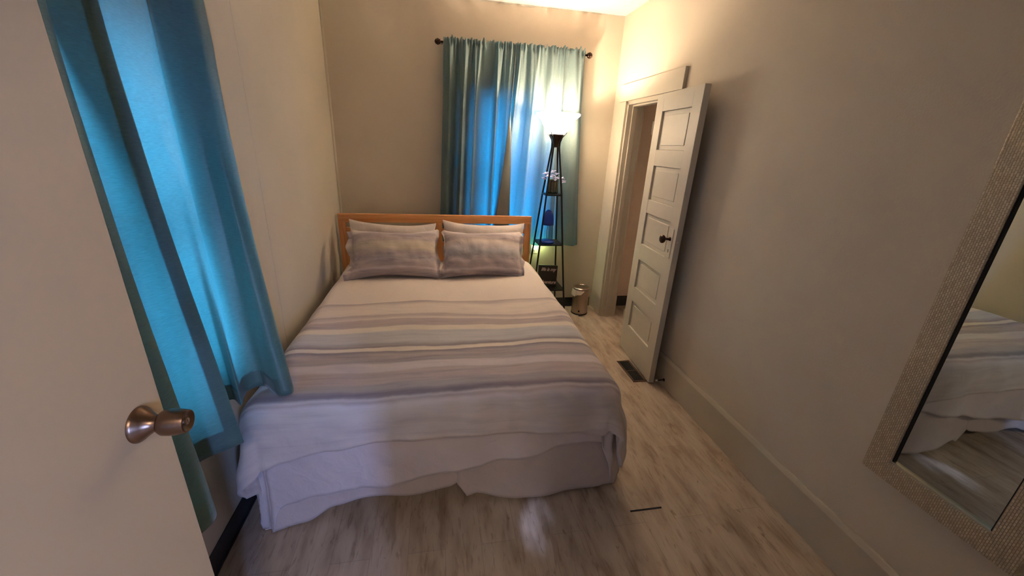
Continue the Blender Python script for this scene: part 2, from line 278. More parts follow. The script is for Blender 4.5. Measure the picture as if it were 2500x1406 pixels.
class MB:
    """collects geometry in world coordinates"""
    def __init__(s): s.v = []; s.f = []; s.uv = None
    def add(s, vs, fs):
        o = len(s.v); s.v += [tuple(p) for p in vs]; s.f += [tuple(i+o for i in f) for f in fs]; return s
    def box(s, a, b):
        x0, y0, z0 = a; x1, y1, z1 = b
        return s.add([(x0,y0,z0),(x1,y0,z0),(x1,y1,z0),(x0,y1,z0),(x0,y0,z1),(x1,y0,z1),(x1,y1,z1),(x0,y1,z1)],
              [(0,3,2,1),(4,5,6,7),(0,1,5,4),(1,2,6,5),(2,3,7,6),(3,0,4,7)])
    def obox(s, base, dx, dy, dz):
        """box from corner and three edge vectors"""
        b = Vector(base); dx, dy, dz = Vector(dx), Vector(dy), Vector(dz)
        return s.add([b,b+dx,b+dx+dy,b+dy,b+dz,b+dx+dz,b+dx+dy+dz,b+dy+dz],
              [(0,3,2,1),(4,5,6,7),(0,1,5,4),(1,2,6,5),(2,3,7,6),(3,0,4,7)])
    def lathe(s, prof, c, axis=(0,0,1), n=32, cap=True):
        ax = Vector(axis).normalized(); t = Vector((1,0,0)) if abs(ax.x) < 0.9 else Vector((0,1,0))
        u = ax.cross(t).normalized(); v = ax.cross(u); c = Vector(c); vs = []; fs = []
        for r, h in prof:
            for k in range(n):
                a = 2*PI*k/n; vs.append(c + ax*h + (u*math.cos(a) + v*math.sin(a))*r)
        for i in range(len(prof)-1):
            for k in range(n):
                fs.append((i*n+k, i*n+(k+1)%n, (i+1)*n+(k+1)%n, (i+1)*n+k))
        if cap:
            fs.append(tuple(range(n))[::-1]); fs.append(tuple((len(prof)-1)*n+k for k in range(n)))
        return s.add(vs, fs)
    def tube(s, pts, r, n=10):
        pts = [Vector(p) for p in pts]; vs = []; fs = []
        for i, p in enumerate(pts):
            d = (pts[min(i+1, len(pts)-1)] - pts[max(i-1, 0)]).normalized()
            t = Vector((0,0,1)) if abs(d.z) < 0.95 else Vector((0,1,0))
            u = d.cross(t).normalized(); v = d.cross(u)
            rr = r[i] if isinstance(r, (list, tuple)) else r
            for k in range(n):
                a = 2*PI*k/n; vs.append(p + (u*math.cos(a)+v*math.sin(a))*rr)
        for i in range(len(pts)-1):
            for k in range(n): fs.append((i*n+k, i*n+(k+1)%n, (i+1)*n+(k+1)%n, (i+1)*n+k))
        fs.append(tuple(range(n))[::-1]); fs.append(tuple((len(pts)-1)*n+k for k in range(n)))
        return s.add(vs, fs)
    def grid(s, nu, nv, fn, closed_u=False):
        vs = [fn(i/nu, j/nv) for j in range(nv+1) for i in range(nu+1)]
        fs = [(j*(nu+1)+i, j*(nu+1)+i+1, (j+1)*(nu+1)+i+1, (j+1)*(nu+1)+i) for j in range(nv) for i in range(nu)]
        return s.add(vs, fs)
    def build(s, name, material, parent=None, smooth=False, bevel=0, solid=0, sub=0, origin=None, uv=None):
        me = bpy.data.meshes.new(name)
        off = Vector(parent.matrix_world.translation) if parent else Vector(origin or (0,0,0))
        if parent: off = root_off(parent)
        me.from_pydata([Vector(p)-off for p in s.v], [], s.f); me.materials.append(material)
        bm = bmesh.new(); bm.from_mesh(me)
        if not solid and uv is None: bmesh.ops.remove_doubles(bm, verts=bm.verts, dist=1e-6); bmesh.ops.recalc_face_normals(bm, faces=bm.faces)
        bm.to_mesh(me); bm.free()
        if uv is not None:
            l = me.uv_layers.new(name='UVMap')
            for lp in me.loops: l.data[lp.index].uv = uv[lp.vertex_index]
        if smooth:
            for p in me.polygons: p.use_smooth = True
        o = bpy.data.objects.new(name, me); col.objects.link(o)
        if parent: o.parent = parent
        else: o.location = off
        if smooth == 'auto':
            mod = o.modifiers.new('es', 'EDGE_SPLIT'); mod.split_angle = math.radians(40)
        if bevel:
            md = o.modifiers.new('bevel', 'BEVEL'); md.width = bevel; md.segments = 2; md.limit_method = 'ANGLE'
        if solid:
            md = o.modifiers.new('solid', 'SOLIDIFY'); md.thickness = solid; md.offset = 0
        if sub:
            md = o.modifiers.new('sub', 'SUBSURF'); md.levels = sub; md.render_levels = sub
        return o
def root_off(p):
    v = Vector((0,0,0))
    while p: v = v + Vector(p.location); p = p.parent
    return v
def thing(name, label, cat, loc, group=None):
    o = bpy.data.objects.new(name, None); col.objects.link(o); o.location = loc; o.empty_display_size = 0.1
    o['label'] = label; o['category'] = cat
    if group: o['group'] = group
    return o
def tag(o, label, cat, group=None):
    o['label'] = label; o['category'] = cat
    if group: o['group'] = group
    return o
def struct(o): o['kind'] = 'structure'; return o

# ---------------------------------------------------------------- the room
XL, XR, YB, ZC, YN = -0.894, 1.64, 3.84, 2.752, -0.03
struct(MB().box((-1.1, -2.6, -0.1), (2.6, 4.0, 0.0)).build('floor', m_floor))
struct(MB().box((-1.1, -2.6, ZC), (2.6, 4.0, ZC+0.1)).build('ceiling', m_ceil))
# left wall with window hole
WY0, WY1, WZ0, WZ1 = 1.10, 1.65, 0.72, 2.0
b = MB(); b.box((-1.04, -2.6, 0), (XL, WY0, ZC)); b.box((-1.04, WY1, 0), (XL, 4.0, ZC)); b.box((-1.04, WY0, 0), (XL, WY1, WZ0)); b.box((-1.04, WY0, WZ1), (XL, WY1, ZC))
struct(b.build('wall_left', m_wallL))
# back wall with window hole
BX0, BX1, BZ0, BZ1 = 0.34, 1.06, 0.80, 2.14
b = MB(); b.box((XL, YB, 0), (BX0, YB+0.14, ZC)); b.box((BX1, YB, 0), (2.6, YB+0.14, ZC)); b.box((BX0, YB, 0), (BX1, YB+0.14, BZ0)); b.box((BX0, YB, BZ1), (BX1, YB+0.14, ZC))
struct(b.build('wall_back', m_wall))
# right wall with closet opening
OY0, OY1, OZ = 2.93, 3.55, 2.035
XT = XR+0.14
b = MB(); b.box((XR, YN, 0), (XT, OY0, ZC)); b.box((XR, OY1, 0), (XT, YB, ZC)); b.box((XR, OY0, OZ), (XT, OY1, ZC))
struct(b.build('wall_right', m_wall))
# near wall with the entry doorway the camera stands in
DX0, DX1 = -0.555, 0.26
b = MB(); b.box((XL, YN-0.12, 0), (DX0, YN, ZC)); b.box((DX1, YN-0.12, 0), (XT, YN, ZC)); b.box((DX0, YN-0.12, 2.06), (DX1, YN, ZC))
struct(b.build('wall_front', m_wall))
# hall behind the camera
b = MB(); b.box((-1.04, -2.6, 0), (0.68, -2.5, ZC)); b.box((1.21, -2.6, 0), (2.6, -2.5, ZC)); b.box((0.68, -2.6, 0), (1.21, -2.5, 0.8)); b.box((0.68, -2.6, 1.9), (1.21, -2.5, ZC))
struct(b.build('wall_hall_end', m_wall))
struct(MB().box((2.5, -2.5, 0), (2.6, YN-0.12, ZC)).build('wall_hall_right', m_wall))
# closet interior
b = MB(); b.box((2.5, 2.4, 0), (2.6, YB, ZC)); b.box((XT, 2.3, 0), (2.6, 2.4, ZC)); b.box((XT, YB-0.03, 0.0), (2.5, YB, ZC))
struct(b.build('wall_closet', m_closet))
struct(MB().box((XT, YB-0.04, 0), (2.5, YB-0.03, 0.118)).build('baseboard_closet', m_vinyl, bevel=0.003))
# baseboards
b = MB(); yy0, yy1 = YN, 2.79
b.box((XR-0.02, yy0, 0), (XR, yy1, 0.205)); b.add([(XR-0.02, yy0, 0.205), (XR, yy0, 0.205), (XR, yy0, 0.228), (XR-0.010, yy0, 0.228), (XR-0.02, yy1, 0.205), (XR, yy1, 0.205), (XR, yy1, 0.228), (XR-0.010, yy1, 0.228)],
    [(0,1,2,3),(7,6,5,4),(0,3,7,4),(3,2,6,7),(1,5,6,2),(0,4,5,1)])
struct(b.build('baseboard_right', m_base, bevel=0.002))
def vinyl(x0, y0, x1, y1, dx, dy):
    b = MB(); b.obox((x0, y0, 0), (x1-x0, y1-y0, 0), (dx, dy, 0), (0, 0, 0.10)); b.obox((x0, y0, 0), (x1-x0, y1-y0, 0), (dx*3, dy*3, 0), (0, 0, 0.006)); return b
struct(vinyl(XL, YN, XL, YB, 0.004, 0).build('baseboard_left', m_vinyl))
struct(vinyl(XL, YB, XR-0.02, YB, 0, -0.004).build('baseboard_back', m_vinyl))
# corner trims
b = MB(); b.tube([(XL+0.004, YB-0.004, 0.1), (XL+0.004, YB-0.004, ZC)], 0.014, 12); struct(b.build('trim_1', m_trim, smooth=True))
# torn edge between ceiling paint and back wall
b = MB(); vs = []; n = 160
for i in range(n+1):
    x = XL + (XR-XL)*i/n; d = 0.004 + 0.02*max(0, noise.noise(Vector((x*6, 3, 0)))) + 0.006*abs(noise.noise(Vector((x*30, 0, 0))))
    vs += [(x, YB-0.004, ZC), (x, YB-0.004, ZC-d)]
b.add(vs, [(2*i, 2*i+1, 2*i+3, 2*i+2) for i in range(n)]); struct(b.build('trim_2', m_patch, solid=0.004))
# hairline joint in the left wall panelling
struct(MB().box((XL, 2.246, 0.1), (XL+0.0012, 2.2485, ZC)).build('trim_3', m_wallL))
# gap at a plank end
struct(MB().obox((0.885, 1.280, 0.0), (0.165, 0.0, 0), (0, 0.009, 0), (0, 0, 0.0012)).build('trim_4', m_dark))

# closet casing (named as trim) and jambs
CX = XR-0.02
b = MB(); b.box((CX, OY1, 0), (XR, OY1+0.13, OZ+0.01)); b.box((CX, 2.80, 0), (XR, OY0, OZ+0.01)); b.box((CX-0.003, 2.695, OZ+0.012), (XR, OY1+0.14, OZ+0.150))
struct(b.build('trim_5', m_trim, bevel=0.002))
b = MB(); b.box((XR, OY1-0.018, 0), (XT, OY1, OZ)); b.box((XR, OY0, 0), (XT, OY0+0.018, OZ)); b.box((XR, OY0, OZ-0.018), (XT, OY1, OZ))
b.box((XR+0.042, OY1-0.030, 0), (XR+0.085, OY1-0.018, OZ-0.018)); b.box((XR+0.042, OY0+0.018, OZ-0.030), (XR+0.085, OY1-0.018, OZ-0.018))
b.box((XT, OY1-0.018, 0), (XT+0.015, OY1+0.09, OZ+0.08)); b.box((XT, OY0-0.09, OZ-0.018), (XT+0.015, OY1+0.09, OZ+0.08))
struct(b.build('trim_6', m_trim, bevel=0.0015))
tag(MB().box((XR-0.0005, OY1-0.0195, 0.98), (XR+0.032, OY1-0.018, 1.06)).build('strike_plate', m_trim, bevel=0.0005), 'small painted strike plate on the far jamb of the closet doorway', 'strike plate')

# closet door: five recessed panels, swung back toward the right wall
H = Vector((1.567, 2.905, 0.012)); E_ = Vector((1.522, 2.300, 0.012)); along = (E_-H); DW = along.length; along.normalize()
nrm = Vector((along.y, -along.x, 0)); 
if nrm.x > 0: nrm = -nrm          # toward the room
TH = 0.040; DH = 2.015
door = struct(bpy.data.objects.new('door_1', None)); col.objects.link(door); door.location = H - nrm*TH/2
def dp(s_, z, d): return H + along*s_ + Vector((0,0,z)) - nrm*d
st = 0.105
pan = [(0.24, 0.465), (0.585, 0.82), (0.947, 1.19), (1.29, 1.535), (1.645, 1.90)]
b = MB()
def dbox(s0, s1, z0, z1, d0=0, d1=TH): b.obox(dp(s0, z0, d0), along*(s1-s0), -nrm*(d1-d0), (0,0,z1-z0))
dbox(0, st, 0, DH); dbox(DW-st, DW, 0, DH); zz = 0
for z0, z1 in pan: dbox(st, DW-st, zz, z0); zz = z1
dbox(st, DW-st, zz, DH)
b.build('door_slab', m_door, door, bevel=0.002)
for z0, z1 in pan:
    b = MB(); dbox(st, DW-st, z0, z1, 0.014, TH-0.014)
    # raised field with thin bevel margin
    b.obox(dp(st+0.035, z0+0.03, 0.010), along*(DW-2*st-0.07), -nrm*0.02, (0,0,z1-z0-0.06))
    b.build('door_panel', m_door, door, bevel=0.003)
kz = 1.085; ks = DW-0.062
b = MB(); b.obox(dp(ks-0.026, kz-0.13, -0.005), along*0.052, -nrm*0.005, (0,0,0.20)); esc = b.build('escutcheon', m_door, door, bevel=0.002)
b = MB(); b.lathe([(0.004, 0), (0.004, 0.001)], dp(ks, kz-0.075, -0.006), nrm, 12); b.obox(dp(ks-0.0015, kz-0.092, -0.0066), along*0.003, -nrm*0.0015, (0,0,0.016)); b.build('keyhole', m_dark, esc)
b = MB(); b.lathe([(0.013, 0), (0.012, 0.006), (0.008, 0.012), (0.008, 0.030), (0.012, 0.036), (0.022, 0.042), (0.0285, 0.052), (0.0275, 0.062), (0.020, 0.069), (0.009, 0.072), (0.0, 0.0725)], dp(ks, kz, -0.005), nrm, 28, cap=False)
kb = b.build('door_knob', m_bronze, door, smooth=True); kb['label'] = 'dark bronze round knob'
b = MB(); b.obox(dp(DW, kz-0.06, 0.008)-along*0.001, along*0.0012, -nrm*0.020, (0,0,0.09)); b.lathe([(0.007, 0), (0.007, 0.005), (0.004, 0.007)], dp(DW, kz-0.01, 0.02), along, 12); b.build('latch_plate', m_door, door)
for z in (0.25, 1.75):
    b = MB(); b.tube([dp(-0.006, z, 0.0), dp(-0.006, z+0.09, 0.0)], 0.006, 10); b.build('hinge', m_trim, door)
# door stop on the baseboard
t = thing('door_stop', 'little white-tipped door stop on the right baseboard behind the closet door', 'door stop', (XR-0.02, 2.262, 0.055))
b = MB(); b.tube([(XR-0.02, 2.262, 0.055), (XR-0.075, 2.262, 0.055)], 0.004, 8); b.lathe([(0.012, 0), (0.009, 0.004)], (XR-0.02, 2.262, 0.055), (-1,0,0), 14); b.build('stem', m_bronze, t)
b = MB(); b.lathe([(0.007, 0), (0.008, 0.004), (0.007, 0.012), (0.003, 0.014)], (XR-0.073, 2.262, 0.055), (-1,0,0), 14); b.build('rubber_tip', m_white, t, smooth=True)

# entry door with keyed knob, open beside the camera
ex = -0.549
door = struct(bpy.data.objects.new('door_2', None)); col.objects.link(door); door.location = (ex-0.02, 0.0, 0.012)
MB().box((ex-0.035, -0.01, 0.012), (ex, 0.762, 2.045)).build('door_slab', m_entry, door, bevel=0.002)
ky, kz2 = 0.698, 1.128
b = MB(); b.lathe([(0.0335, 0), (0.0335, 0.002), (0.031, 0.006), (0.024, 0.014), (0.0165, 0.024), (0.0135, 0.033), (0.0135, 0.037)], (ex, ky, kz2), (1,0,0), 48)
r_ = b.build('knob_rose', m_nickel, door, smooth='auto')
b = MB(); b.lathe([(0.0135, 0.034), (0.0205, 0.036), (0.0235, 0.041), (0.0245, 0.052), (0.0238, 0.064), (0.0222, 0.074), (0.0205, 0.0795), (0.0185, 0.080), (0.012, 0.0765), (0.007, 0.0755), (0.0, 0.0755)], (ex, ky, kz2), (1,0,0), 48, cap=False)
k_ = b.build('door_knob', m_nickel, door, smooth='auto')
b = MB(); b.lathe([(0.0065, 0.0755), (0.0065, 0.0785), (0.0055, 0.079)], (ex, ky, kz2), (1,0,0), 24); kc = b.build('key_cylinder', m_steel, k_, smooth='auto')
# key slot is a fine detail of the cylinder face
b = MB(); b.box((ex+0.0788, ky-0.0007, kz2-0.004), (ex+0.0793, ky+0.0007, kz2+0.004)); b.build('latch_slot', m_dark, door)
b = MB(); b.box((ex-0.030, 0.7615, kz2-0.028), (ex-0.005, 0.7632, kz2+0.028)); b.build('latch_plate', m_nickel, door)
# jamb lining of the doorway behind the camera
b = MB(); b.box((DX0-0.0, YN-0.125, 0), (DX0+0.004, YN+0.0, 2.06)); b.box((DX1-0.018, YN-0.125, 0), (DX1, YN, 2.06)); struct(b.build('trim_7', m_trim))

# ---------------------------------------------------------------- windows
def window(name, ax, a0, a1, z0, z1, plane, out):
    """ax: axis the window runs along ('x' or 'y'); plane: wall face; out: sign of outward"""
    def P(a, z, d): return (a, plane+out*d, z) if ax == 'x' else (plane+out*d, a, z)
    root = struct(bpy.data.objects.new(name, None)); col.objects.link(root); root.location = P((a0+a1)/2, z0, 0.07)
    def bx(b, p, q):
        A = P(*p); B = P(*q); b.box(tuple(min(i, j) for i, j in zip(A, B)), tuple(max(i, j) for i, j in zip(A, B)))
    b = MB()
    for p, q in (((a0, z0, 0.02), (a0+0.03, z1, 0.13)), ((a1-0.03, z0, 0.02), (a1, z1, 0.13)), ((a0, z0, 0.02), (a1, z0+0.03, 0.13)), ((a0, z1-0.03, 0.02), (a1, z1, 0.13))): bx(b, p, q)
    b.build('window_frame', m_sash, root, bevel=0.002)
    zm = (z0+z1)/2
    for (s0, s1, d) in ((z0+0.03, zm+0.02, 0.07), (zm-0.02, z1-0.03, 0.10)):
        b = MB(); e = 0.035
        bx(b, (a0+0.03, s0, d), (a0+0.03+e, s1, d+0.025)); bx(b, (a1-0.03-e, s0, d), (a1-0.03, s1, d+0.025)); bx(b, (a0+0.03, s0, d), (a1-0.03, s0+e, d+0.025)); bx(b, (a0+0.03, s1-e, d), (a1-0.03, s1, d+0.025))
        s = b.build('sash', m_sash, root, bevel=0.002)
        b = MB(); bx(b, (a0+0.06, s0+0.03, d+0.011), (a1-0.06, s1-0.03, d+0.014)); b.build('pane', m_glass, s)
    b = MB(); bx(b, (a0-0.04, z0-0.025, -0.03), (a1+0.04, z0, 0.03)); b.build('window_sill', m_sash, root, bevel=0.003)
    return root
window('window_1', 'y', WY0, WY1, WZ0, WZ1, XL, -1)
window('window_2', 'x', BX0, BX1, BZ0, BZ1, YB, 1)
window('window_3', 'x', 0.68, 1.21, 0.8, 1.9, -2.5, -1)
# slatted blind in the back window, seen as ripples through the curtain
t = thing('window_blind', 'slatted white blind showing as ripples through the back window curtains', 'blind', (0.7, YB-0.005, BZ0))
b = MB()
for i in range(44):
    z = BZ0+0.03+i*0.0295
    b.add([(BX0+0.01, YB+0.005, z), (BX1-0.01, YB+0.005, z), (BX1-0.01, YB+0.020, z+0.019), (BX0+0.01, YB+0.020, z+0.019)], [(0,1,2,3)])
b.build('slats', m_sash, t, solid=0.0012)
MB().box((BX0+0.005, YB-0.004, BZ1-0.05), (BX1-0.005, YB+0.022, BZ1-0.012)).build('head_rail', m_sash, t, bevel=0.002)

# ---------------------------------------------------------------- curtains
def curtain(name, label, x0t, x1t, x0b, x1b, y, zr, zb, folds, seed, edge=None, group=None, header=0.035, dip=None):
    t = thing(name, label, 'curtain', ((x0t+x1t)/2, y, zb), group)
    nu, nv = 260, 90
    rnd = random.Random(seed); ph = [rnd.uniform(0, 6.28) for _ in range(6)]
    def warp(u): return u + 0.035*math.sin(2*PI*u*1.7+ph[0]) + 0.02*math.sin(2*PI*u*3.1+ph[1])
    def fn(u, v):
        # v 0 at header top, 1 at hem
        zt = zr+header; z = zt + (zb-zt)*v; z += 0.0
        e = max(0, (zr - z)/(zr-zb)) if z < zr else 0
        xt = x0t + (x1t-x0t)*u
        xb = x0b + (x1b-x0b)*u
        k = e**0.9 if edge is None else e**edge
        x = xt + (xb-xt)*k
        uu = warp(u)
        big = math.sin(2*PI*folds*uu + ph[2]); big = math.copysign(abs(big)**0.75, big)
        fine = math.sin(2*PI*folds*2.7*uu + ph[3] + 2*e)
        vfine = math.sin(2*PI*folds*4.3*uu + ph[4] + z*5)
        depth = 0.012 + 0.050*min(1, e*4)*(0.55+0.45*math.sin(2*PI*uu*2.3+ph[5]))
        yy = y - 0.030 - depth*big*0.9 - 0.007*fine*(0.25+math.exp(-e*6)) - 0.005*vfine*math.exp(-e*9)
        x += 0.010*math.cos(2*PI*folds*uu+ph[2])*min(1, e*4)
        if z > zr-0.02:   # gathered header
            g = min(1, (z-(zr-0.02))/0.03)
            yy = y - 0.026 - (0.006*fine + 0.008*vfine + 0.003*big)*(1+0.6*g)
            z += (0.034*noise.noise(Vector((u*30, seed, 0)))+0.008*noise.noise(Vector((u*80, seed, 0))))*g; 
        if abs(z-zr) < 0.016: yy = min(yy, y-0.018)
        yy += 0.004*noise.noise(Vector((x*9, z*3, seed)))
        if v > 0.97: z += 0.006*noise.noise(Vector((u*8, 5, seed)))
        return (x, min(yy, YB-0.012), z)
    b = MB(); b.grid(nu, nv, fn); b.build('curtain_panel', m_curt, t, smooth=True, solid=0.0018)
    return t, fn
ZR = 2.412; YR = 3.775
curtain('curtain_panel_set', 'left teal satin curtain on the back wall rod, next to the bare wall', 0.055, 0.66, -0.01, 0.60, YR, ZR, 0.72, 4.6, 11, group='satin curtains at the back window')
c2, f2 = curtain('curtain_panel_set', 'right teal satin curtain on the back wall rod, behind the floor lamp', 0.655, 1.275, 0.48, 1.385, YR-0.016, ZR, 0.715, 4.8, 23, edge=1.35, group='satin curtains at the back window')
for o in list(bpy.data.objects):
    if o.name.startswith('curtain_panel_set'): o.name = 'curtain' if 'curtain' not in bpy.data.objects else 'curtain.001'
# turned back leading edge of the right curtain (its hem folded toward the room)
b = MB()
def fl(u, v):
    p = f2(0.0, 0.04+0.96*v); wdt = 0.004 + 0.22*max(0, v-0.28)**0.9
    return (p[0] + wdt*u, YR - 0.046 - 0.045*min(1, v*1.6) - 0.005*math.sin(PI*u) + 0.003*math.sin(v*17+u*3), p[2])
b.grid(10, 80, fl); b.build('folded_hem', m_hemB, c2, smooth=True, solid=0.0018)
# rod
t = thing('curtain_rod', 'dark bronze curtain rod with ringed finials on the back wall', 'curtain rod', (0.67, YR-0.0, ZR))
b = MB(); b.tube([(0.035, YR-0.004, ZR), (1.30, YR-0.004, ZR)], 0.0085, 14); b.build('rod', m_bronze, t, smooth=True)
for xx, sgn in ((0.035, -1), (1.30, 1)):
    b = MB(); b.lathe([(0.008, 0), (0.018, 0.004), (0.021, 0.010), (0.017, 0.014), (0.024, 0.018), (0.026, 0.026), (0.020, 0.030), (0.022, 0.036), (0.013, 0.046), (0.0, 0.052)], (xx, YR-0.004, ZR), (sgn,0,0), 20)
    b.build('finial', m_bronze, t, smooth='auto')
for xx in (0.045, 1.29):
    b = MB(); b.tube([(xx, YB, ZR), (xx, YR, ZR)], 0.006, 10); b.build('bracket', m_bronze, t)

# left window curtains from explicit fold columns: (x, y at z=1.90), (x, y at hem)
def catmull(p, t):
    n = len(p)-1; x = t*n; i = min(int(x), n-1); f = x-i
    g = lambda k: p[max(0, min(n, k))]
    out = []
    for c in range(len(p[0])):
        a, b_, d, e = g(i-1)[c], g(i)[c], g(i+1)[c], g(i+2)[c]
        out.append(0.5*((2*b_)+(-a+d)*f+(2*a-5*b_+4*d-e)*f*f+(-a+3*b_-3*d+e)*f**3))
    return out
def col_curtain(label, cols, seed, hem=0.07):
    t = thing('curtain', label, 'curtain', (cols[0][2], cols[0][3], cols[0][4]), 'linen-look curtains at the left window')
    zt = 2.43
    def fn(u, v):
        xt, yt, xb, yb, zb = catmull(cols, u)
        z = zt + (zb-zt)*v
        k = (1.90-z)/(1.90-zb)
        kk = k if k > 0 else k*0.5
        s = kk**1.25 if kk > 0 else kk
        x = xt + (xb-xt)*s; y = yt + (yb-yt)*kk
        x += 0.004*noise.noise(Vector((u*14, z*2.5, seed))); y += 0.004*noise.noise(Vector((u*11, z*2.5, seed+9)))
        if v > 0.96: z += 0.004*noise.noise(Vector((u*9, 0, seed)))
        return (max(x, XL+0.012), y, z)
    b = MB(); b.grid(160, 90, fn); pn = b.build('curtain_panel', m_curtL, t, smooth=True, solid=0.0018)
    zb_v = 1-hem/1.8
    b = MB(); b.grid(160, 4, lambda u, v: (lambda p: (p[0]-0.003, p[1]+0.0, p[2]))(fn(u, zb_v+(1-zb_v)*v))); b.build('hem', m_hemL, pn, smooth=True, solid=0.0018)
    b = MB(); b.grid(4, 90, lambda u, v: (lambda p: (p[0]-0.003, p[1], p[2]))(fn(1-0.055*u, v))); b.build('side_hem', m_hemL, pn, smooth=True, solid=0.0018)
    return t
col_curtain('near teal curtain of the left window, hanging beside the open entry door', [
    (-0.86, 0.80, -0.84, 0.76, 0.65), (-0.79, 0.88, -0.72, 0.79, 0.65), (-0.745, 0.97, -0.645, 0.86, 0.64), (-0.745, 1.05, -0.625, 0.935, 0.635),
    (-0.79, 1.10, -0.69, 0.99, 0.64), (-0.845, 1.135, -0.80, 1.05, 0.64), (-0.845, 1.19, -0.765, 1.15, 0.64), (-0.80, 1.285, -0.672, 1.222, 0.64)], 3)
col_curtain('far teal curtain of the left window, its hem touching the bed', [
    (-0.866, 1.18, -0.87, 1.32, 0.66), (-0.862, 1.30, -0.85, 1.42, 0.66), (-0.845, 1.42, -0.80, 1.46, 0.655), (-0.835, 1.53, -0.765, 1.425, 0.65),
    (-0.868, 1.60, -0.775, 1.50, 0.66), (-0.835, 1.645, -0.72, 1.535, 0.66), (-0.775, 1.69, -0.65, 1.475, 0.65), (-0.775, 1.755, -0.603, 1.495, 0.65), (-0.83, 1.80, -0.66, 1.60, 0.66), (-0.87, 1.815, -0.76, 1.68, 0.66)], 5)
t = thing('curtain_rod', 'dark bronze curtain rod above the left window', 'curtain rod', (-0.80, 1.3, 2.40))
b = MB(); b.tube([(-0.815, 0.72, 2.40), (-0.815, 1.95, 2.40)], 0.0085, 12); b.build('rod', m_bronze, t, smooth=True)
for yy in (0.74, 1.93):
    b = MB(); b.tube([(XL, yy, 2.40), (-0.815, yy, 2.40)], 0.006, 8); b.build('bracket', m_bronze, t)

# ---------------------------------------------------------------- bed
YH = 3.62
bed = thing('bed', 'queen bed with a light pine headboard of horizontal slats', 'bed', (0.0, 2.5, 0))
HL, HR, HT = -0.872, 0.858, 1.015
b = MB(); b.box((HL, YH, HT-0.072), (HR, YH+0.04, HT)); b.build('top_rail', m_woodx, bed, bevel=0.002)
for x0, x1 in ((HL, HL+0.062), (HR-0.062, HR), (-0.03, 0.025)):
    b = MB(); b.box((x0, YH, 0.0 if x0 != -0.03 else 0.30), (x1, YH+0.04, HT-0.0725)); b.build('post', m_woodz, bed, bevel=0.002)
for zc in (0.872, 0.745, 0.615, 0.485):
    for x0, x1 in ((HL+0.062, -0.03), (0.025, HR-0.062)):
        b = MB(); b.box((x0, YH+0.008, zc-0.021), (x1, YH+0.028, zc+0.021)); b.build('slat', m_woodx, bed, bevel=0.002)
for x0 in (-0.80, 0.80):
    b = MB(); b.box((x0, 1.58, 0.16), (x0+0.025, YH, 0.26)); b.build('side_rail', m_woodz, bed, bevel=0.002)
b = MB(); b.box((-0.775, 1.58, 0.16), (0.80, 1.605, 0.26)); b.build('foot_rail', m_woodx, bed, bevel=0.002)
for x0 in (-0.79, 0.76):
    b = MB(); b.box((x0, 1.61, 0), (x0+0.05, 1.66, 0.16)); b.build('leg', m_woodz, bed, bevel=0.002)
b = MB(); b.box((-0.74, 1.56, 0.262), (0.77, YH-0.01, 0.575)); o = b.build('mattress', m_mattress, None, bevel=0.05); tag(o, 'thick mattress lying under the striped duvet on the pine bed', 'mattress')

# draped cloth over the mattress box
def drape(bx0, bx1, by0, ztop, r, flare, wave, seed, a0, a1, b0, b1, nu, nv, hemfn, crown=0.018, sag=None):
    """a: cloth coordinate across, b: along.  hemfn(a_world)->foot cloth limit"""
    def fn(u, v):
        a = a0 + (a1-a0)*u
        bl = hemfn(a); bb = bl + (b1-bl)*v
        sx = (bx1-r) ; dx = 0; sgn = 1
        if a > bx1-r: dx = a-(bx1-r)
        elif a < bx0+r: dx = (bx0+r)-a; sgn = -1
        dy = (by0+r)-bb if bb < by0+r else 0
        s = math.hypot(dx, dy)
        cxp = min(max(a, bx0+r), bx1-r); cyp = max(bb, by0+r)
        if s == 0: off = 0; dz = 0; drop = 0
        else:
            q = r*PI/2
            if s < q: off = r*math.sin(s/r); dz = r*(1-math.cos(s/r)); drop = 0
            else:
                drop = s-q; fl = flare if sgn > 0 or dx < dy else 0.02
                off = r + drop*fl; dz = r + drop*math.sqrt(max(0.05, 1-fl*fl))
        cs = dx/s if s else 0; sn = dy/s if s else 0
        wv = 0
        if drop > 0:
            g = min(1, drop/0.15)
            wv = wave*g*(math.sin(cxp*9+seed) * 0.5 + 0.6*math.sin(cyp*7+seed*2)*(cs) + 0.7*math.sin(math.atan2(dy, dx)*6+seed)*(4*cs*sn if dx and dy else 0) + 0.4*math.sin(cxp*21+seed*3)*sn)
        x = cxp + sgn*cs*(off+wv); y = cyp - sn*(off+wv); z = ztop - dz
        flat = 1 if s == 0 else max(0, 1-s/0.3)
        z += crown*(noise.noise(Vector((x*1.7, y*1.7, seed))) + 0.45*noise.noise(Vector((x*4.5+3, y*4.5, seed))))*(0.35+0.65*flat)
        n2 = (noise.noise(Vector((x*5+z*4+seed, y*2.5, z*7))) * 0.010 + noise.noise(Vector((x*13+z*9+seed, y*5, z*12))) * 0.005)*min(1, s/0.06)
        y -= sn*n2; x += sgn*cs*n2
        if sag: x, y, z = sag(x, y, z, a, bb)
        return (max(x, XL+0.014), y, max(z, 0.008)), (a, bb)
    b = MB(); uv = []
    vs = []
    for j in range(nv+1):
        for i in range(nu+1):
            p, q = fn(i/nu, j/nv); vs.append(p); uv.append(q)
    fs = [(j*(nu+1)+i, j*(nu+1)+i+1, (j+1)*(nu+1)+i+1, (j+1)*(nu+1)+i) for j in range(nv) for i in range(nu)]
    b.add(vs, fs); return b, uv
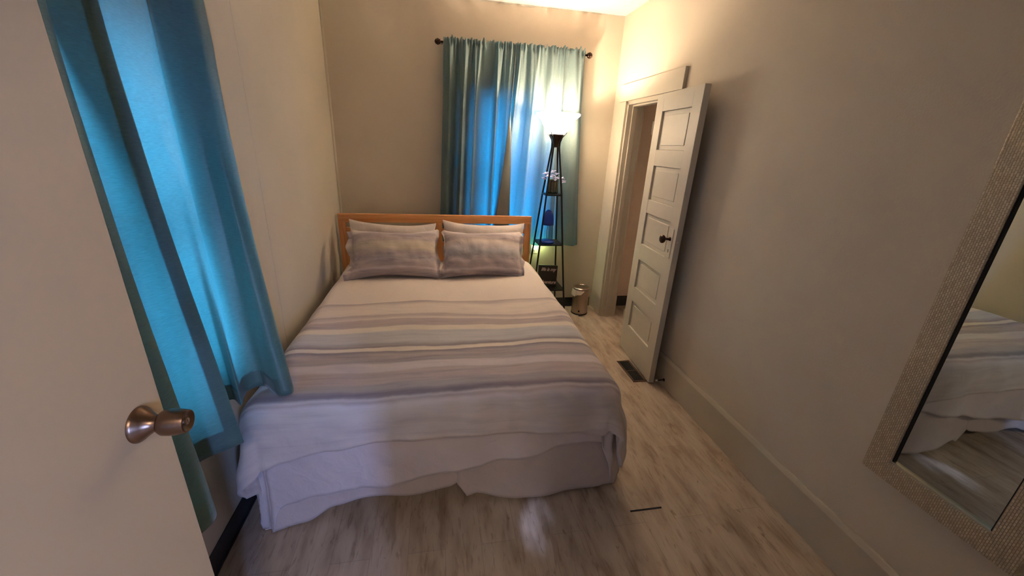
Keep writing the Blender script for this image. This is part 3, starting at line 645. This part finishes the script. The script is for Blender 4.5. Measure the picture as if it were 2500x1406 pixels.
def interp(x, pts):
    if x <= pts[0][0]: return pts[0][1]
    for (p, q), (s, t_) in zip(pts, pts[1:]):
        if x <= s:
            f = (x-p)/(s-p); f = f*f*(3-2*f); return q+(t_-q)*f
    return pts[-1][1]
ZT = 0.632
# duvet foot hem height -> cloth coordinate: b = by0 + r - (q + drop)
def hemA(a):
    z = interp(a, [(-1.0, 0.35), (-0.79, 0.355), (-0.72, 0.375), (-0.64, 0.40), (-0.46, 0.43), (-0.27, 0.45), (0.15, 0.45), (0.50, 0.43), (0.72, 0.40), (0.80, 0.42), (1.1, 0.42), (1.3, 0.40)])
    z += 0.006*noise.noise(Vector((a*9, 0, 1)))
    return 1.40 + 0.10 - (0.10*PI/2 + (ZT-0.10-z))
b, uv = drape(-0.80, 0.835, 1.40, ZT, 0.10, 0.16, 0.020, 1.3, -1.16, 1.20, 1.2, 3.42, 200, 170, hemA)
o = b.build('duvet', m_duvet, None, smooth=True, solid=0.022, uv=uv)
tag(o, 'watercolour-striped duvet in mauve, grey and cream spread over the bed', 'duvet')
# loose sheet hanging below the duvet, long at the left and short at the right
def hemB(a):
    z = interp(a, [(-1.0, 0.03), (-0.84, 0.015), (-0.78, 0.05), (-0.66, 0.145), (-0.54, 0.185), (-0.32, 0.20), (0.06, 0.235), (0.31, 0.28), (0.66, 0.33), (0.78, 0.325), (0.84, 0.30), (1.2, 0.28)])
    z += 0.004*noise.noise(Vector((a*12, 0, 4)))
    return 1.425 + 0.08 - (0.08*PI/2 + (ZT-0.02-0.08-z))
b, uv = drape(-0.79, 0.815, 1.425, ZT-0.022, 0.08, 0.07, 0.012, 4.1, -1.14, 1.22, 1.2, 3.0, 190, 120, hemB, crown=0.004)
o = b.build('flat_sheet', m_sheet, None, smooth=True, solid=0.003, uv=uv)
tag(o, 'pale lilac-grey sheet hanging diagonally below the duvet at the foot of the bed', 'sheet')
# bed skirt: hangs from the mattress base around the foot and the right side, split at the middle
def skirt_path(s):
    """s in metres from the left foot corner: (x, y)"""
    W = 1.56
    if s < W: return (-0.74+s, 1.475 - 0.05*max(0, (0.22-s)/0.22) - 0.030*math.sin(PI*min(1, max(0, (s-0.86)/0.70)))), (0, -1)
    return (0.82+0.03, 1.50+(s-W)), (1, 0)
def skirt(s0, s1, botfn, seed):
    b = MB()
    def fn(u, v):
        s = s0+(s1-s0)*u; (x, y), (nx, ny) = skirt_path(s)
        # smooth the corner
        c = math.exp(-((s-1.56)/0.10)**2)
        z = 0.42 + (botfn(s)-0.42)*v
        w_ = (0.007*math.sin(s*11+seed)+0.003*math.sin(s*33+seed*2))*v + 0.02*v*v
        return (x+nx*w_ + 0.05*c*v, y+ny*w_ - 0.012*c*v, max(0.004, z))
    b.grid(110, 24, fn); return b
bl = lambda s: interp(s, [(0, 0.006), (0.12, 0.008), (0.25, 0.05), (0.40, 0.085), (0.62, 0.078), (0.76, 0.10), (0.83, 0.125)]) + 0.004*noise.noise(Vector((s*10, 0, 0)))
brr = lambda s: interp(s, [(0.80, 0.11), (0.85, 0.03), (0.89, 0.055), (1.0, 0.03), (1.2, 0.015), (1.45, 0.02), (1.56, 0.02), (1.62, 0.07), (1.7, 0.02), (3.5, 0.01)])
sk = thing('bed_skirt', 'off-white bed skirt with a split in the middle, hanging to the floor', 'bed skirt', (0, 1.5, 0))
skirt(0.0, 0.85, bl, 1.0).build('skirt_panel', m_skirt, sk, smooth=True, solid=0.003)
b = skirt(0.80, 3.4, brr, 2.2); b.v = [(p[0], p[1]-(0.008 if p[0] < 0.8 else 0), p[2]) for p in b.v]; b.build('skirt_panel', m_skirt, sk, smooth=True, solid=0.003)

# pillows
def pillow(name, label, cat, m, c, w_, h_, th, tilt, rz=0, roll_=0, flange=(0, 0), seed=1, group=None, pinch=0.18, parent_label=None):
    rot = Matrix.Rotation(rz, 3, 'Z') @ Matrix.Rotation(tilt, 3, 'X') @ Matrix.Rotation(roll_, 3, 'Y')
    b = MB(); nu, nv = 90, 56; fl0, fl1 = flange
    for side in (-1, 1):
        vs = []
        for j in range(nv+1):
            for i in range(nu+1):
                U = -1-fl0 + (2+fl0+fl1)*i/nu; V = -1+2*j/nv
                uu = max(-1, min(1, U))
                ex_ = abs(U)-1
                e = (max(0, 1-abs(uu)**2.6)**0.55)*(max(0, 1-abs(V)**2.6)**0.55)
                d = th/2*e
                x = w_/2*U*(1-pinch*0.35*(1-V*V)*abs(uu)**3); z = h_/2*V*(1-pinch*(1-uu*uu)*abs(V)**3)
                # wrinkles radiating from the ends
                edge = abs(uu)**3
                d += (0.010*noise.noise(Vector((x*7, z*9, seed+side)))+0.006*noise.noise(Vector((x*16, z*14, seed+side))))*e**0.5 + 0.010*math.sin(z*60+seed+3*noise.noise(Vector((x*5, z*5, seed))))*edge*e
                d = max(d, 0.0022)
                yy = side*d
                if ex_ > 0: yy += 0.035*math.sin(V*5.5+seed)*min(1, ex_/0.06) + 0.012*math.sin(V*13+seed)*min(1, ex_/0.06); x += 0.05*noise.noise(Vector((V*1.6, seed*3.1, 2)))*min(1, ex_/0.1)
                p = Vector((x, yy + 0.02*noise.noise(Vector((x*2.5, z*2.5, seed))), z + 0.008*noise.noise(Vector((x*3, z*3, seed+5)))))
                vs.append(p)
        b.add(vs, [(j*(nu+1)+i, j*(nu+1)+i+1, (j+1)*(nu+1)+i+1, (j+1)*(nu+1)+i) for j in range(nv) for i in range(nu)])
    o = b.build(name, m, None, smooth=True); o.matrix_world = Matrix.Translation(c) @ rot.to_4x4()
    tag(o, label, cat, group); return o
pillow('pillow', 'plain cream pillow propped on the headboard, behind the left striped pillow', 'pillow', m_cream, (-0.395, 3.40, 0.782), 0.72, 0.43, 0.16, -0.36, 0.0, 0.03, seed=2, group='plain pillows at the headboard')
pillow('pillow', 'plain cream pillow propped on the headboard, behind the right striped pillow', 'pillow', m_cream, (0.385, 3.40, 0.787), 0.73, 0.43, 0.17, -0.36, 0.0, 0.03, seed=6, group='plain pillows at the headboard')
pillow('pillow', 'left striped pillow, with a loose open sham end against the left wall', 'pillow', m_shamL, (-0.345, 3.09, 0.797), 0.66, 0.44, 0.18, -0.74, 0.0, -0.02, flange=(0.13, 0.05), seed=3, group='watercolour-striped pillows')
pillow('pillow', 'right striped pillow, with a flat sham corner lying toward the floor lamp', 'pillow', m_shamR, (0.345, 3.09, 0.795), 0.64, 0.43, 0.18, -0.74, 0.0, 0.02, flange=(0.05, 0.08), seed=8, group='watercolour-striped pillows')

# ---------------------------------------------------------------- floor lamp with shelves
t = thing('floor_lamp', 'black shelf floor lamp with a glowing white glass bowl shade', 'floor lamp', (LX, LY, 0))
hs = lambda z: interp2(z)
def interp2(z):
    pts = [(0, 0.180), (0.34, 0.148), (0.79, 0.108), (1.24, 0.070), (1.64, 0.026)]
    for (a, c), (d, e) in zip(pts, pts[1:]):
        if z <= d: return c+(e-c)*(z-a)/(d-a)
    return pts[-1][1]
for sx, sy in ((-1,-1), (1,-1), (1,1), (-1,1)):
    b = MB(); b.tube([(LX+sx*interp2(z), LY+sy*interp2(z), z) for z in (0, 0.34, 0.79, 1.24, 1.64)] + [(LX+sx*0.027, LY+sy*0.027, 1.68), (LX+sx*0.040, LY+sy*0.040, 1.72), (LX+sx*0.070, LY+sy*0.070, 1.762)], [0.0085]*5+[0.0075, 0.006, 0.004], 8)
    b.build('leg', m_black, t, smooth=True)
for z in (0.372, 0.80, 1.245):
    h_ = interp2(z)+0.008; b = MB(); b.box((LX-h_, LY-h_, z-0.012), (LX+h_, LY+h_, z)); b.build('shelf', m_black, t, bevel=0.002)
b = MB(); b.lathe([(0.024, 1.640), (0.026, 1.665), (0.032, 1.69), (0.045, 1.715), (0.060, 1.735), (0.066, 1.745), (0.062, 1.746)], (LX, LY, 0), (0,0,1), 28); b.build('shade_cup', m_bronze, t, smooth='auto')
b = MB(); pr = [(0.030, 1.742), (0.060, 1.744), (0.078, 1.756), (0.094, 1.775), (0.107, 1.797), (0.120, 1.820), (0.135, 1.845), (0.153, 1.868), (0.172, 1.886), (0.184, 1.896), (0.187, 1.904), (0.185, 1.910)]
b.lathe(pr, (LX, LY, 0), (0,0,1), 56, cap=False); b.build('lamp_shade', m_shade, t, smooth=True, solid=0.003)
# small blue desk lamp on the middle shelf
tz = 0.80; tx, ty = LX-0.02, LY-0.015
t = thing('table_lamp', 'small cobalt blue lamp with a bullet shade on the middle lamp shelf', 'lamp', (tx, ty, tz))
b = MB(); b.lathe([(0.066, 0), (0.068, 0.006), (0.066, 0.016), (0.055, 0.023), (0.030, 0.028), (0.010, 0.030)], (tx, ty, tz), n=36); bs_ = b.build('base', m_blue, t, smooth=True)
b = MB(); b.lathe([(0.008, 0.026), (0.006, 0.034)], (tx+0.03, ty-0.03, tz), n=12); b.build('switch', m_blue, bs_)
b = MB(); b.tube([(tx, ty, tz+0.028), (tx-0.004, ty, tz+0.10), (tx+0.004, ty, tz+0.18), (tx, ty, tz+0.22)], 0.0035, 10); b.build('neck', m_steel, t, smooth=True)
b = MB(); b.lathe([(0.051, 0.165), (0.051, 0.19), (0.048, 0.225), (0.041, 0.258), (0.029, 0.285), (0.014, 0.299), (0.0, 0.302)], (tx, ty, tz), n=36, cap=False); b.build('lamp_shade', m_blue, t, smooth=True, solid=0.003)
# flowers in a glass vase on the top shelf
vx, vy, vz = LX, LY-0.003, 1.245
t = thing('vase', 'small clear glass vase of stems on the top lamp shelf', 'vase', (vx, vy, vz))
b = MB(); b.lathe([(0.045, 0.0), (0.047, 0.004), (0.049, 0.06), (0.050, 0.118), (0.047, 0.118), (0.046, 0.006), (0.0, 0.006)], (vx, vy, vz+0.001), n=32, cap=False); b.build('glass', m_vase, t, smooth=True)
b = MB()
for k in range(26):
    a = random.uniform(0, 6.28); r = random.uniform(0.005, 0.038); a2 = a+random.uniform(-0.8, 0.8)
    b.tube([(vx+r*math.cos(a), vy+r*math.sin(a), vz+0.010), (vx+r*math.cos(a2), vy+r*math.sin(a2), vz+0.118)], random.uniform(0.002, 0.005), 6)
b.build('stems', m_stem, t)
fl_ = thing('flowers', 'pale lavender artificial flowers spilling over the glass vase', 'flowers', (vx, vy, vz+0.12))
heads = [(-0.085, 0.0, 0.125), (-0.055, -0.02, 0.150), (-0.02, -0.035, 0.150), (0.02, -0.03, 0.140), (-0.005, 0.0, 0.185), (0.075, 0.0, 0.128), (0.035, 0.02, 0.165), (-0.035, 0.025, 0.165), (0.0, -0.045, 0.125), (-0.065, 0.02, 0.165), (0.09, -0.02, 0.105)]
for hx, hy, hz in heads:
    b = MB(); c = Vector((vx+hx, vy+hy, vz+hz))
    for k in range(7):
        a = 2*PI*k/7+random.random(); el = random.uniform(0.0, 0.9); d = Vector((math.cos(a)*math.cos(el), math.sin(a)*math.cos(el), math.sin(el)))
        s_ = d.cross(Vector((0,0,1))).normalized(); up = s_.cross(d)
        vs = []
        for (l, wd, hgt) in ((0, 0.002, 0), (0.012, 0.010, 0.004), (0.022, 0.012, 0.003), (0.030, 0.004, -0.003)):
            vs += [c+d*l+s_*wd+up*hgt, c+d*l+up*(hgt-0.003), c+d*l-s_*wd+up*hgt]
        b.add(vs, [(i*3+j, i*3+j+1, (i+1)*3+j+1, (i+1)*3+j) for i in range(3) for j in range(2)])
    b.build('blossom', m_petal, fl_, smooth=True, solid=0.001)
b = MB()
for k in range(9):
    a = 2*PI*k/9; c = Vector((vx, vy, vz+0.118)); d = Vector((math.cos(a), math.sin(a), 0.15)); s_ = d.cross(Vector((0,0,1))).normalized()
    b.add([c+d*0.01, c+d*0.035+s_*0.012, c+d*0.062, c+d*0.035-s_*0.012], [(0,1,2,3)])
b.build('leaves', m_leaf, fl_, solid=0.001)
# wooden sign on the bottom shelf
sx_, sy_b, sz_ = 1.015, 3.47, 0.372
t = thing('sign_block', 'square charcoal plaque with pale script lettering on the bottom lamp shelf', 'plaque', (sx_, sy_b, sz_))
lean = Matrix.Rotation(-0.14, 4, 'X') @ Matrix.Rotation(0.05, 4, 'Y')
def sgn_pt(x, y, z): return Vector((sx_, sy_b, sz_+0.012)) + (lean @ Vector((x, y, z)))
SW, SH = 0.185, 0.19
b = MB(); b.obox(sgn_pt(-SW/2, 0, 0), (lean @ Vector((SW, 0, 0))), (lean @ Vector((0, 0.035, 0))), (lean @ Vector((0, 0, SH)))); bd_ = b.build('board', m_signw, t, bevel=0.002)
for txt, zz_, size in (('life is my', SH*0.72, 0.046), ('adventure', SH*0.07, 0.045)):
    cu = bpy.data.curves.new('lettering', 'FONT'); cu.body = txt; cu.size = size; cu.shear = 0.35; cu.extrude = 0.0005; cu.offset = 0.0011; cu.align_x = 'CENTER'; cu.space_character = 0.92
    tmp = bpy.data.objects.new('tmp', cu); lm = bpy.data.meshes.new_from_object(tmp); bpy.data.objects.remove(tmp); lm.materials.clear(); lm.materials.append(m_letter)
    o = bpy.data.objects.new('lettering', lm); col.objects.link(o); o.parent = bd_
    o.matrix_local = Matrix.Translation(sgn_pt(0, -0.0015, zz_) - Vector((sx_, sy_b, sz_))) @ lean @ Matrix.Rotation(PI/2, 4, 'X')
# pedal bin
bx_, by_ = 1.445, 3.655
t = thing('trash_can', 'small brushed steel pedal bin with a liner showing, beside the closet doorway', 'trash can', (bx_, by_, 0))
RB = 0.083
b = MB(); b.lathe([(RB, 0.012), (RB, 0.262), (RB-0.002, 0.264)], (bx_, by_, 0), n=48); bod = b.build('body', m_steel, t, smooth='auto')
b = MB(); b.lathe([(RB+0.003, 0), (RB+0.003, 0.012), (RB, 0.014)], (bx_, by_, 0), n=48); b.build('base_ring', m_black, t, smooth='auto')
b = MB(); b.lathe([(RB+0.004, 0.268), (RB+0.004, 0.284), (RB-0.002, 0.291), (RB-0.012, 0.293), (RB-0.016, 0.290), (RB*0.4, 0.294), (0, 0.295)], (bx_, by_, 0), n=48, cap=False); b.build('lid', m_steel, t, smooth='auto')
b = MB()
b.grid(60, 8, lambda u, v: (bx_+(RB+0.004+0.010*v+0.004*math.sin(u*40))*math.cos(PI*(0.55+0.95*u)), by_+(RB+0.004+0.010*v+0.003*math.sin(u*31))*math.sin(PI*(0.55+0.95*u)), 0.268-(0.07*math.sin(PI*u)**0.8+0.006*math.sin(u*23))*v))
b.build('liner', m_bag, bod, smooth=True, solid=0.001)
b = MB(); b.box((bx_-0.042, by_-RB-0.030, 0.006), (bx_-0.002, by_-RB+0.004, 0.013)); b.build('pedal', m_black, t, bevel=0.002)
b = MB(); b.box((bx_-0.038, by_-RB+0.004, 0.035), (bx_-0.006, by_-RB+0.016, 0.055)); b.build('pedal_slot', m_dark, bod)
# night light plugged in the back wall near the headboard
t = thing('night_light', 'small plug-in night light glowing yellow-green low on the back wall', 'night light', (0.955, YB, 0.66))
b = MB(); b.box((0.92, YB-0.006, 0.60), (0.99, YB, 0.715)); b.build('outlet_plate', m_white, t, bevel=0.003)
b = MB(); b.lathe([(0.024, 0), (0.024, 0.03), (0.018, 0.036)], (0.955, YB-0.006, 0.672), (0,-1,0), 24); b.build('lens', m_glow, t, smooth='auto')
# floor register
t = thing('floor_vent', 'brown metal floor register under the open closet door', 'floor vent', (1.475, 2.48, 0))
b = MB(); vx0, vx1, vy0, vy1 = 1.422, 1.528, 2.335, 2.64
for p, q in (((vx0, vy0), (vx1, vy0+0.014)), ((vx0, vy1-0.014), (vx1, vy1)), ((vx0, vy0), (vx0+0.014, vy1)), ((vx1-0.014, vy0), (vx1, vy1)), ((vx0, 2.482), (vx1, 2.492))): b.box((*p, 0), (*q, 0.005))
b.build('frame', m_register, t, bevel=0.0015)
b = MB(); b.box((vx0+0.014, vy0+0.014, 0.0), (vx1-0.014, vy1-0.014, 0.0015)); b.build('opening', m_dark, t)
b = MB()
for k in range(8): b.box((vx0+0.017+k*0.0105, vy0+0.014, 0.0015), (vx0+0.0195+k*0.0105, vy1-0.014, 0.004))
b.build('louvres', m_black, t)

# ---------------------------------------------------------------- wall mirror
MY0, MY1, MZ0, MZ1, FW = 0.508, 0.946, 0.532, 2.02, 0.078
MX = XR-0.030
t = thing('wall_mirror', 'tall rectangular mirror in a woven champagne frame on the right wall', 'mirror', (XR, (MY0+MY1)/2, MZ0))
def mside(p0, p1, q1, q0):
    b = MB(); vs = []
    for x in (MX, XR-0.001):
        for (y, z) in (p0, p1, q1, q0): vs.append((x, y, z))
    b.add(vs, [(0,1,2,3),(7,6,5,4),(0,4,5,1),(1,5,6,2),(2,6,7,3),(3,7,4,0)]); return b
o4 = [(MY0, MZ0), (MY1, MZ0), (MY1, MZ1), (MY0, MZ1)]; i4 = [(MY0+FW, MZ0+FW), (MY1-FW, MZ0+FW), (MY1-FW, MZ1-FW), (MY0+FW, MZ1-FW)]
for k in range(4):
    mside(o4[k], o4[(k+1)%4], i4[(k+1)%4], i4[k]).build('frame_side', m_woven, t, bevel=0.0025)
b = MB(); e = 0.004; y0, y1, z0, z1 = MY0+FW, MY1-FW, MZ0+FW, MZ1-FW
b.box((MX+0.006, y0, z0), (MX+0.022, y0+e, z1)); b.box((MX+0.006, y1-e, z0), (MX+0.022, y1, z1)); b.box((MX+0.006, y0, z1-e), (MX+0.022, y1, z1)); b.build('inner_lip', m_dark, t)
MB().box((MX+0.004, y0, z0), (MX+0.020, y1, z0+0.007)).build('silver_bead', m_silver, t, bevel=0.001)
MB().box((MX+0.014, y0, z0), (MX+0.018, y1, z1)).build('mirror_glass', m_mirror, t)
